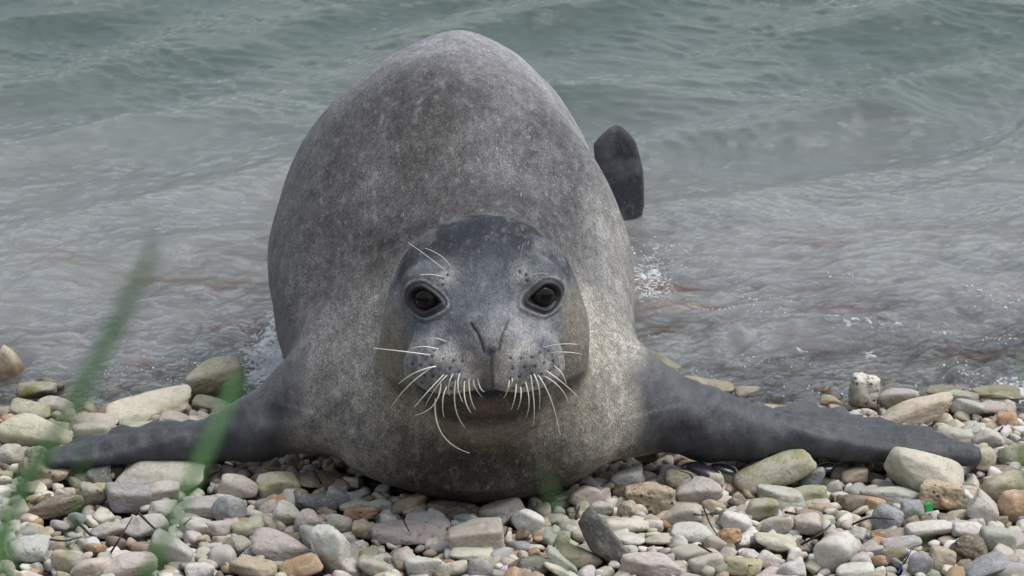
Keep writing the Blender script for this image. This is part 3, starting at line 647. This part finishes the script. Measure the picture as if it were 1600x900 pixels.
# photo x, y, width, height, lean in degrees, colour, squareness, pittedness, label (only for the ones that stand out)
ST = """55 677 118 54 0 C 7 .2 broad cream rock with rusty underside beside the spread flipper
86 633 60 22 0 G 6 0
48 642 68 26 -4 M 6 0
233 639 138 36 7 C 7 .1 long cream stone with a raised rounded end at the water's edge
148 657 72 22 -3 P 6 0
226 672 116 24 4 Y 8 0 flat olive stone lying close behind the shorter flipper
145 677 62 34 0 G 7 0
211 658 50 16 4 M 6 0
278 655 60 20 -10 P 6 0
18 712 40 36 10 G 6 .3
68 734 88 38 -6 T 9 1 honeycombed tan rock at the tip of the shorter flipper
155 740 40 36 0 D 8 0 small dark grey block tucked against the shorter flipper
250 743 140 46 3 G 8 .1 broad pale grey rock in front of the shorter flipper
86 791 90 34 10 N 6 0 smooth brownish oval stone beside a yellow-green lichened one
145 775 50 36 0 M 8 .7 lumpy stone bright with yellow-green lichen
200 781 72 44 -8 B 12 .1
251 770 58 32 -6 G 12 0
254 795 46 24 0 G 6 0
309 792 86 30 4 G 7 0
358 798 52 40 -35 B 12 .1
448 805 44 38 -15 W 5 0
479 816 42 36 20 P 5 0
440 857 106 42 -12 P 6 0 long smooth pinkish-grey stone lying beside an upright white one
434 756 68 34 6 Y 8 .2
509 751 94 26 -8 N 8 .5
390 828 52 28 14 Y 7 .2
343 827 46 26 0 P 7 0
305 825 50 30 0 G 10 0
226 823 74 36 12 G 8 0
266 861 70 44 -24 G 10 0
104 878 50 32 -10 Y 7 0
144 890 58 36 18 C 6 0
202 886 88 40 0 G 7 0
313 892 48 26 0 W 5 0
395 890 76 32 -4 T 7 0
470 884 70 32 22 O 8 0 orange-tan wedge-shaped stone leaning on an upright white one
374 761 60 34 -14 P 8 0
43 861 66 42 0 G 8 .5
170 830 60 24 6 G 7 0
519 862 84 54 -74 W 7 0 upright elongated white stone standing among low pebbles
566 828 38 30 0 T 6 0
638 832 118 34 5 P 9 .5 flat pinkish stone dotted with small dark holes
669 813 74 24 -4 W 6 0
745 844 86 52 6 P 14 0 pinkish-grey pyramid-shaped stone with sharp faces
785 788 74 44 8 C 6 .1 rounded cream triangular stone touching the seal's chest
824 815 50 36 -20 W 7 .4
716 788 94 38 0 N 9 .9 brown pitted rock jammed under the seal's chest
640 787 60 28 12 T 7 0
600 790 30 20 0 G 7 0
566 803 52 28 8 O 10 .8 rough orange coral-like fragment in the shingle
562 789 60 18 0 G 6 0
647 799 40 20 4 T 6 0
494 786 60 26 6 D 10 0 dark grey angular stone by the seal's elbow
528 780 40 30 -20 B 8 0
530 820 40 26 -14 P 6 0
663 887 70 34 10 W 7 0
750 888 40 36 0 B 6 0
711 890 44 24 12 C 7 0
736 866 72 24 -4 C 8 0
836 886 54 34 -12 D 9 0 dark blue-grey rounded stone near the leaning slate slab
876 876 62 22 -38 G 7 0
588 887 60 30 -10 Y 7 .1
630 875 40 32 30 P 7 0
725 813 34 20 10 B 6 0
724 822 24 12 0 W 6 0
914 776 54 34 8 P 5 0
1015 776 86 46 -5 T 10 1 square-shouldered yellow-brown rock riddled with pits
980 797 32 28 0 T 9 .7
980 748 50 28 12 W 9 .1
1086 751 90 44 12 Y 9 .1 olive-grey blocky stone under the longer flipper
1092 769 72 38 14 G 9 0
1138 743 34 32 -10 W 9 .2
1209 738 122 50 30 Y 5 .1 long white stone with olive underside leaning on the longer flipper
1222 780 88 36 -14 G 10 .3
1190 796 52 32 4 M 6 0
1215 821 52 30 26 P 6 0
942 847 112 46 -52 D 16 0 dark slate-grey angular slab leaning in the shingle
980 823 70 30 -8 C 8 .1
1064 808 66 34 18 P 8 0
1084 834 70 32 -5 W 5 0
984 843 50 18 -8 W 5 0
1035 843 54 18 -5 P 5 0
1020 822 32 20 0 W 6 0
905 872 74 32 -8 N 7 .3
870 890 50 16 -35 C 5 0
1020 883 100 38 -8 P 14 0 flat-topped pinkish stone with sharp edges below the slate slab
1103 882 54 30 8 G 8 .1
1160 888 60 30 0 T 8 .2
1203 876 42 22 -22 W 7 0
1212 849 68 24 -4 C 9 0
1138 840 44 28 10 O 9 .9
1150 817 50 30 -16 W 6 0
1259 819 46 32 0 P 6 0
942 795 36 22 0 G 7 .2
1008 712 46 22 20 N 8 .2
1043 708 34 26 0 W 9 .2
1449 744 130 70 -22 C 8 .2 great cream boulder with an ochre patch propping the longer flipper
1470 772 70 40 -6 T 10 .9 cracked tan lump against the great cream boulder
1428 645 122 42 17 C 7 .1 long cream stone angled up behind the longer flipper, dark notch at its end
1350 614 46 56 -8 W 8 1 pale upright rock full of holes at the water's edge
1567 762 72 46 8 Y 6 .1
1391 774 96 30 -4 G 7 0
1387 808 50 38 0 B 8 .3
1425 800 40 36 -15 B 9 0
1452 826 76 26 4 W 6 0
1513 827 54 26 -6 W 6 0
1305 864 70 58 20 W 6 .1 big rounded white stone standing proud of the shingle
1409 847 64 22 0 G 6 0
1437 882 42 40 0 B 4 0 round blue-grey pebble like a ball beside a blue cord
1472 874 40 34 -8 T 11 .4
1516 857 60 40 -16 N 9 .9 brown sponge-like rock with many small holes
1558 845 60 46 -10 G 9 .1
1543 887 76 34 10 B 7 0
1585 792 52 46 -12 O 7 0 broad orange-pink stone at the edge of a mossy patch
1538 797 46 40 -35 P 11 0
1338 787 46 28 0 N 6 0
1368 789 34 24 -10 O 7 0
1335 892 60 24 0 W 6 0
1235 892 46 32 14 W 8 0
1338 744 46 28 -6 T 6 0
1397 869 42 26 0 N 8 0
1345 877 36 28 -16 G 6 0
1365 862 30 20 0 G 7 0
1512 637 50 28 -8 G 6 0
1573 655 34 24 0 O 6 0
1550 637 46 16 -6 P 6 0
1503 620 58 20 -10 G 6 0
1555 611 84 20 -5 M 6 0 flat green-and-yellow algae-covered stone lapped by water
1477 609 58 16 0 M 6 0
1405 622 64 30 8 G 6 0
1299 628 34 18 -15 T 8 .4
1537 716 40 40 10 Y 6 0
1495 680 50 24 -14 G 7 0
1545 687 50 30 -10 G 7 0
1585 712 50 36 10 M 6 0
1557 733 62 16 0 N 9 .3
1270 748 44 28 20 B 6 .3
1262 770 60 24 4 Y 7 0
333 597 92 58 4 Y 11 .2 olive pyramid-shaped rock standing in the shallow water
77 603 46 24 -18 D 8 .2 small black-green rock awash in the shallows
10 577 50 60 -30 T 9 .2 tan rock standing in the wash beside a black-green one
57 611 60 24 0 M 7 0
332 631 64 16 0 M 7 0
1132 552 128 24 0 G 8 .1 long pale rock mostly covered by thin water
1032 574 72 36 -16 M 8 .2 pale green rock behind the seal's shoulder in the wash
1107 606 84 24 -10 Y 6 0
1264 538 120 26 3 G 8 0 low pale rock just under the water's surface
1283 611 30 16 10 N 7 .2
1168 611 40 14 0 G 6 0
1215 640 60 12 -6 M 6 0
1300 655 40 14 0 Y 6 0""".split('\n')
HX0, HY0, HR = -1.1, -0.95, 0.004
hx = np.arange(HX0, 1.1, HR); hy = np.arange(HY0, 1.0, HR)
HG = np.tile(gz(hy)[None, :] + 0.006, (len(hx), 1)); OWN = np.zeros_like(HG, bool)
def foot(x, y, a, b, rz):
    r = max(a, b); i0, i1 = int((x - r - HX0) / HR), int((x + r - HX0) / HR) + 2; j0, j1 = int((y - r - HY0) / HR), int((y + r - HY0) / HR) + 2
    i0, j0 = max(i0, 0), max(j0, 0); i1, j1 = min(i1, len(hx)), min(j1, len(hy))
    if i1 <= i0 or j1 <= j0: return None
    dx = hx[i0:i1, None] - x; dy = hy[None, j0:j1] - y; c, s = math.cos(rz), math.sin(rz)
    return (slice(i0, i1), slice(j0, j1)), ((dx * c + dy * s) / a) ** 2 + ((-dx * s + dy * c) / b) ** 2
def stamp(x, y, zc, a, b, c, rz, own=False):
    q = foot(x, y, a, b, rz)
    if q is None: return
    sl, rr = q; top = zc + c * np.sqrt(np.clip(1 - rr, 0, 1)); m = rr < 1
    HG[sl] = np.where(m, np.maximum(HG[sl], top), HG[sl])
    if own: OWN[sl] |= rr < 0.8
def zone(y, z):
    if y > 0.13: return "at the water's edge behind the seal's flippers"
    if y > -0.12: return "tucked round the seal's chest and flippers"
    return 'in the shingle in front of the seal'
def sdf1(p): return float(seal_f(np.array([p[0]]), np.array([p[1]]), np.array([p[2]]))[0])
def set_stone(name, V_, F_, loc, rot, col, moss, pit, label, group, cat):
    o = add(name, mesh_np(name, V_, F_), M_STONE, label=label, cat=cat, group=group)
    o.location = loc; o.rotation_euler = rot; o.color = (*col, 1); o['moss'] = float(moss); o['pit'] = max(0.2, float(pit))
    return o
def jit(c, k=0.13):
    b = 1 + random.uniform(-k, k); return tuple(max(0.02, v * b * (1 + random.uniform(-0.05, 0.05))) for v in c)
listed = []
for li, ln in enumerate(ST):
    f = ln.split(' ', 8); cx, cy, wd, ht, ang = map(float, f[:5]); ck, sq, pit = f[5], float(f[6]), float(f[7]); lab = f[8] if len(f) > 8 else None
    zc = 0.0
    for _ in range(3):
        P = hit(cx, cy, zc); s = scale_at(P[1]); a = wd / s / 2; hh = ht / s / 2
        b = a * (0.62 if ht / wd < 0.75 else 0.8)
        if wd > 95: b = a * 0.5
        c = math.sqrt(max(hh ** 2 - (b * 0.34) ** 2, (0.55 * hh) ** 2)) / 0.94
        ve = math.hypot(a * math.sin(R(ang)), c * math.cos(R(ang))); zc = max(gz(P[1]) + 0.014 + ve * 0.66, -0.2)
    listed.append((P, a, b, c, R(-ang), ck, sq, pit, lab, wd, ht, ang))
n_top = 0
import re
LMK = [(P, re.split(r",| (?:with|lying|standing|at|in|beside|tucked|bright|leaning|touching|jammed|by|near|under|against|angled|full|mostly|behind|just|like|propping|riddled|dotted|close|awash|lapped|of) ", l[8])[0]) for l in listed for P in (l[0],) if l[8]]
LMK = [(P, n) for P, n in LMK if n not in ('long cream stone', 'flat', 'small')]
def whereabouts(P):
    d, n = min((math.hypot(P[0] - q[0], P[1] - q[1]), n) for q, n in LMK)
    return f"near the {n}" if d < 0.16 else zone(P[1], 0)
for li, (P, a, b, c, ry, ck, sq, pit, lab, wd, ht, ang) in enumerate(listed):
    # ease a stone out of the animal if it reaches into it
    for _ in range(10):
        if sdf1((P[0], P[1], P[2])) > min(a, c) * 0.7: break
        P = P + np.array([0, -0.006, -0.004])
    V_, F_ = pebble(100 + li, 5 if wd > 80 else 4, sq + 1.5, 7 if sq > 9 else 10, 0.04 + 0.035 * (pit > 0.5))
    V_ = V_ * np.array([a, b, c]) * 1.04
    rz = random.uniform(-0.3, 0.3); rx = random.uniform(-0.12, 0.2)
    moss = {'M': 1.0, 'Y': 0.75}.get(ck, 0.25 if li < 12 else random.choice((0, 0, 0.12, 0.3)))
    size = 'large' if wd > 72 else 'small' if wd < 42 else 'medium-sized'
    shp = 'leaning' if abs(ang) > 22 else 'flat' if ht / wd < 0.42 else 'angular' if sq >= 9 else 'rounded'
    if pit >= 0.5: shp = 'pitted'
    grp = None
    if not lab: lab = f"{size} {shp} {CN[ck]} stone {whereabouts(P)}"; grp = lab.replace(' stone ', ' stones ', 1)
    set_stone('stone', V_, F_, P, (rx, ry, rz), jit(PAL[ck], 0.07), moss, pit, lab, grp, 'stone'); n_top += 1
    stamp(P[0], P[1], P[2], a * 0.95, b * 0.95, c * 0.9, rz, True)
# mid-size loose pebbles dropped between them
tmpl = [pebble(900 + i, 4, [6, 8, 11, 15][i % 4], 9, 0.035) for i in range(14)]
tm = [None] * 14
cols = ['W', 'G', 'P', 'C', 'T', 'G', 'W', 'B', 'P', 'W', 'C', 'G', 'N', 'O', 'Y', 'C']; made = 0; tries = 0
while made < 300 - n_top and tries < 9000:
    tries += 1
    px, py = random.uniform(-30, 1630), 612 + 303 * random.random() ** 0.75
    if 380 < px < 1060 and py < 740 or py < 640 and 420 < px < 1180: continue
    wpx = random.uniform(26, 62) * (0.75 + 0.35 * (py - 640) / 260)
    P = hit(px, py, 0.02); s = scale_at(P[1]); a = wpx / s / 2; b = a * random.uniform(0.6, 0.9); c = a * random.uniform(0.38, 0.7); rz = random.uniform(0, 3.14)
    q = foot(P[0], P[1], a, b, rz)
    if q is None: continue
    sl, rr = q; m = rr < 0.85
    if m.sum() < 4 or OWN[sl][m].mean() > 0.30: continue
    zc = np.percentile(HG[sl][m], 45) + 0.50 * c
    if sdf1((P[0], P[1], zc)) < a * 0.8: continue
    i = random.randrange(14); ck = random.choice(cols)
    if tm[i] is None: tm[i] = mesh_np('pebble', *tmpl[i])
    z_ = zone(P[1], 0); shp = 'angular' if i % 4 == 3 else 'smooth'
    o = add('pebble', tm[i], M_STONE, label=f"small {shp} {CN[ck]} pebble {whereabouts(P)}", cat='pebble', group=f"small {shp} {CN[ck]} pebbles {whereabouts(P)}")
    o.location = (P[0], P[1], zc); o.scale = (a, b, c); o.rotation_euler = (random.uniform(-.3, .3), random.uniform(-.3, .3), rz)
    o.color = (*jit(PAL[ck]), 1); o['moss'] = random.choice((0, 0, 0, 0.4)); o['pit'] = random.choice((0.1, 0.2, 0.3, 0.6))
    stamp(P[0], P[1], zc, a, b, c, rz, True); made += 1
print('stones', n_top, 'pebbles', made)
# uncountable small gravel: one mesh
gV, gF, gC, gM, gP = [], [], [], [], []; base = 0
small = {2: [pebble(700 + i, 2, [7, 10, 14][i % 3], 8, 0.03) for i in range(10)], 3: [pebble(750 + i, 3, [7, 10, 14][i % 3], 8, 0.04) for i in range(12)]}
def gravel(x, y, z, a, sub):
    global base
    V_, F_ = random.choice(small[sub]); b, c = a * random.uniform(.6, .95), a * random.uniform(.4, .75)
    M = Matrix.Rotation(random.uniform(0, 6.28), 3, 'Z') @ Matrix.Rotation(random.uniform(-.5, .5), 3, 'X') @ Matrix.Rotation(random.uniform(-.5, .5), 3, 'Y')
    q = (V_ * np.array([a, b, c])) @ np.array(M).T + np.array([x, y, z])
    gV.append(q); gF.append(F_ + base); base += len(q)
    cc = jit(PAL[random.choice('WGPCTGWBPWCGWCNOYTN')], 0.18); gC.append(np.tile(cc, (len(q), 1)))
    gM.append(np.full(len(q), random.choice((0, 0, 0, .35)))); gP.append(np.full(len(q), random.choice((0, 0, .3))))
cand = []; yy = -0.85
while yy < 1.15:
    st = 0.0185 if -0.52 < yy < 0.42 else 0.030
    for xx in np.arange(-1.05, 1.05, st):
        x_, y_ = xx + random.uniform(-.5, .5) * st, yy + random.uniform(-.5, .5) * st
        vis = abs(x_) < 0.78 and -0.50 < y_ < 0.40
        a = random.uniform(.007, .0155) if st < .02 else random.uniform(.014, .028)
        if y_ > 0.42: a = random.uniform(.012, .026)
        i, j = int((x_ - HX0) / HR), int((y_ - HY0) / HR); inn = 0 <= i < len(hx) and 0 <= j < len(hy)
        if inn and OWN[i, j] and random.random() < 0.96: continue
        lvl = gz(y_) - 0.006 if y_ > 0.36 else min(HG[i, j] if inn else gz(y_), gz(y_) + 0.012)
        cand.append((x_, y_, lvl + random.uniform(0.0, 0.009), a, 3 if vis and a > 0.0105 else 2))
    yy += st
ca = np.array(cand); sd_all = np.full(len(ca), 1.0); nr = (ca[:, 1] > -0.3) & (np.abs(ca[:, 0] + .05) < .7)
sd_all[nr] = seal_f(ca[nr, 0], ca[nr, 1], ca[nr, 2] + ca[nr, 3] * .4)
for (x_, y_, z_, a, sub), q in zip(cand, sd_all):
    if q > a * 0.7: gravel(x_, y_, z_, a, sub)
gm = mesh_np('gravel', np.concatenate(gV), np.concatenate(gF)); cattr(gm, 'Col', np.concatenate(gC)); fattr(gm, 'moss', np.concatenate(gM)); fattr(gm, 'pit', np.concatenate(gP))
add('gravel', gm, M_GRAVEL, kind='stuff', label='fine mixed gravel filling the gaps between the stones', cat='gravel')
print('gravel tris', len(gm.polygons))

# ------------------------------------------------------------------ drift litter on the stones
def top(x, y):
    i, j = int((x - HX0) / HR), int((y - HY0) / HR); i0, j0 = max(i - 2, 0), max(j - 2, 0)
    return HG[i0:i + 3, j0:j + 3].max()
def strand(name, pts, rad, mat, label, cat, group=None, lift=0.003):
    W = []
    for px, py, up in pts:
        P = hit(px, py, 0.03)
        for _ in range(3): P = hit(px, py, top(P[0], P[1]) + lift + up)
        W.append(P)
    W = np.array(W); t = np.linspace(0, len(W) - 1, 6 * len(W)); k = np.arange(len(W))
    D = np.stack([np.interp(t, k, W[:, i]) for i in range(3)], 1); ker = np.ones(5) / 5
    D = np.stack([np.convolve(np.pad(D[:, i], 2, mode='edge'), ker, 'valid') for i in range(3)], 1)
    o0 = D[0].copy(); Vv, Ff = tube(D - o0, np.linspace(1, 0.45, len(D)) * rad)
    return add(name, mesh_np(name, Vv, Ff), mat, label=label, cat=cat, group=group, loc=o0)
TW = [((170, 868, .0), (185, 845, .012), (208, 806, .03)), ((215, 800, .02), (240, 825, .012), (265, 842, .0)), ((118, 812, .012), (140, 835, .01), (165, 855, .0)),
      ((60, 840, .008), (100, 846, .01), (130, 838, .004)), ((262, 816, .01), (280, 826, .0), (300, 808, .012)), ((1098, 790, .012), (1110, 820, .01), (1122, 838, .0)),
      ((1060, 796, .004), (1095, 806, .01), (1118, 800, .006)), ((1090, 850, .01), (1120, 868, .008), (1180, 886, .0)), ((1225, 800, .008), (1260, 806, .01), (1320, 796, .004)),
      ((1250, 852, .004), (1280, 836, .01), (1300, 818, .006)), ((1560, 675, .012), (1566, 668, .015), (1574, 662, .012)), ((900, 812, .014), (903, 798, .012), (906, 790, .004)),
      ((628, 806, .004), (633, 818, .006), (640, 832, .004)), ((772, 832, .004), (790, 838, .008), (794, 822, .006)), ((490, 736, .01), (498, 748, .008), (506, 764, .0)),
      ((1330, 820, .004), (1360, 808, .01), (1400, 812, .004)), ((1090, 758, .01), (1078, 740, .012), (1060, 735, .004))]
for i, p in enumerate(TW):
    strand('twig', p, random.uniform(.0013, .0023), M_TWIG, 'thin dark dead twig ' + whereabouts(hit(p[1][0], p[1][1], 0.03)), 'twig', 'dead twigs ' + whereabouts(hit(p[1][0], p[1][1], 0.03)))
strand('cord', ((1402, 898, 0), (1410, 884, .006), (1420, 868, .008), (1424, 858, .0)), 0.0016, M_CORD, 'short end of blue plastic cord between the pebbles', 'cord')
P = hit(1450, 799, 0.05); z0 = top(P[0], P[1]); P = hit(1450, 799, z0 + 0.008)
V_, F_ = pebble(41, 3, 16, 6, 0.01); o = add('glass_chip', mesh_np('glass_chip', V_ * np.array([0.0075, 0.0035, 0.0125]), F_), M_PLAST, label='bright green chip standing between blue-grey and white stones', cat='chip', loc=P); o.rotation_euler = (0.2, -0.35, 0.3)
for k, (px, py, sz, a_) in enumerate([(1085, 718, .020, .2), (1098, 724, .024, -.35), (1062, 700, .016, .6), (1130, 720, .018, -.1), (1285, 733, .018, .3), (1560, 742, .020, .0), (1035, 690, .015, .2)]):
    V_, F_ = ICO[4]; V_ = V_.copy(); tt = V_[:, 0]; V_[:, 1] *= (0.52 + 0.14 * tt); V_[:, 2] *= np.where(V_[:, 2] > 0, 0.30, 0.06)
    P = hit(px, py, 0.03); z0 = top(P[0], P[1]); P = hit(px, py, z0 + 0.004)
    if sdf1(P) < 0.012: P = P + np.array([0, -0.02, -0.004])
    o = add('mussel_shell', mesh_np('mussel_shell', V_ * sz, F_), M_SHELL, label='glossy black mussel shell ' + whereabouts(P), cat='shell', group='mussel shells ' + whereabouts(P), loc=P)
    o.rotation_euler = (random.uniform(0.1, .5), random.uniform(-.3, .3), a_)

# froth bubbles along the wash: one mesh nobody could count
bV, bF, bb, pts_ = [], [], 0, []; D2, F2 = ICO[2]
cl = [(random.uniform(-.85, .85), random.uniform(.36, .62)) for _ in range(34)] + [(random.gauss(-.35, .02), random.uniform(.42, .75)) for _ in range(14)] + [(random.gauss(.23, .03), random.uniform(.8, 1.2)) for _ in range(8)] + [(random.uniform(.1, .85), random.uniform(.5, 1.0)) for _ in range(10)]
for cx_, cy_ in cl:
    for _ in range(random.randint(6, 30)):
        x_, y_ = cx_ + random.gauss(0, .022), cy_ + random.gauss(0, .016)
        if y_ < 0.24: continue
        r_ = random.uniform(.0006, .0016) * (1.8 if random.random() < .06 else 1)
        pts_.append((x_, y_, r_))
pa = np.array(pts_); zs = WL + wave(pa[:, 0], pa[:, 1])
for (x_, y_, r_), zz in zip(pts_, zs):
    if zz < gz(y_): continue
    bV.append(D2 * r_ * np.array([1, 1, .7]) + np.array([x_, y_, zz])); bF.append(F2 + bb); bb += len(D2)
add('froth_bubbles', mesh_np('froth_bubbles', np.concatenate(bV), np.concatenate(bF)), M_BUB, kind='stuff', label='small froth bubbles on the wash', cat='froth')

# ------------------------------------------------------------------ grass on the bank in front, out of focus
def blade(root, bend, tip, wd):
    P = bez((root, bend, tip), 30); t = np.linspace(0, 1, 30); wv = wd * np.sin(np.pi * (0.06 + 0.88 * t ** 2.2)) ** 0.7
    T = np.gradient(P, axis=0); T /= np.linalg.norm(T, axis=1, keepdims=True); sd_ = np.cross(T, [0.15, -0.95, 0.25]); sd_ /= np.linalg.norm(sd_, axis=1, keepdims=True); nn = np.cross(sd_, T)
    rows = []
    for i in range(30):
        rows += [P[i] - sd_[i] * wv[i] / 2 + nn[i] * wv[i] * .12, P[i] - nn[i] * wv[i] * .10 - nn[i] * 0.0003, P[i] + sd_[i] * wv[i] / 2 + nn[i] * wv[i] * .12, P[i] + nn[i] * 0.0003 - nn[i] * wv[i] * 0.02]
    F = [[i * 4 + a, i * 4 + (a + 1) % 4, i * 4 + 4 + (a + 1) % 4, i * 4 + 4 + a] for i in range(29) for a in range(4)]
    return np.array(rows), np.array(F)
def at(px, py, yw):
    d = FWD + np.array([1.0, 0, 0]) * (px - 800) / FPX + UP * (450 - py) / FPX
    return CAM + d * ((yw - CAM[1]) / d[1])
TUFTS = [(-4.55, 'tall green grass tuft on the bank, its longest blade crossing the water', [((-1400, 3000), (175, 600), (243, 376), 0.0042), ((-700, 3000), (310, 740), (375, 583), 0.0036), ((-100, 3000), (125, 760), (142, 590), 0.0013), ((-900, 3000), (10, 790), (62, 690), 0.0036), ((-300, 3000), (0, 880), (30, 740), 0.0036)]),
         (-4.50, 'low green grass tuft on the bank beyond the orange-pink stone', [((1900, 3000), (1640, 850), (1592, 680), 0.0042), ((2000, 3000), (1660, 800), (1604, 560), 0.0030), ((1800, 3000), (1450, 760), (1385, 590), 0.0007)]),
         (-4.60, 'short sparse grass tuft on the bank in front of the chest', [((1100, 3000), (900, 880), (850, 728), 0.0008), ((1150, 3000), (920, 930), (872, 770), 0.0006)])]
for yw, lab, bl in TUFTS:
    c0 = at(np.mean([b[0][0] for b in bl]), 3000, yw); c0[2] = gz(yw) + 0.03
    t = add('grass_tuft', None, label=lab, cat='grass', group=None, loc=c0)
    for r0, b0, t0, wd in bl:
        rt = at(*r0, yw + random.uniform(-.05, .05)); rt[2] = gz(rt[1]) - 0.02
        Vv, Ff = blade(rt, at(*b0, yw), at(*t0, yw + random.uniform(-.04, .06)), wd)
        add('blade', mesh_np('blade', Vv - c0, Ff), M_GRASS, t)
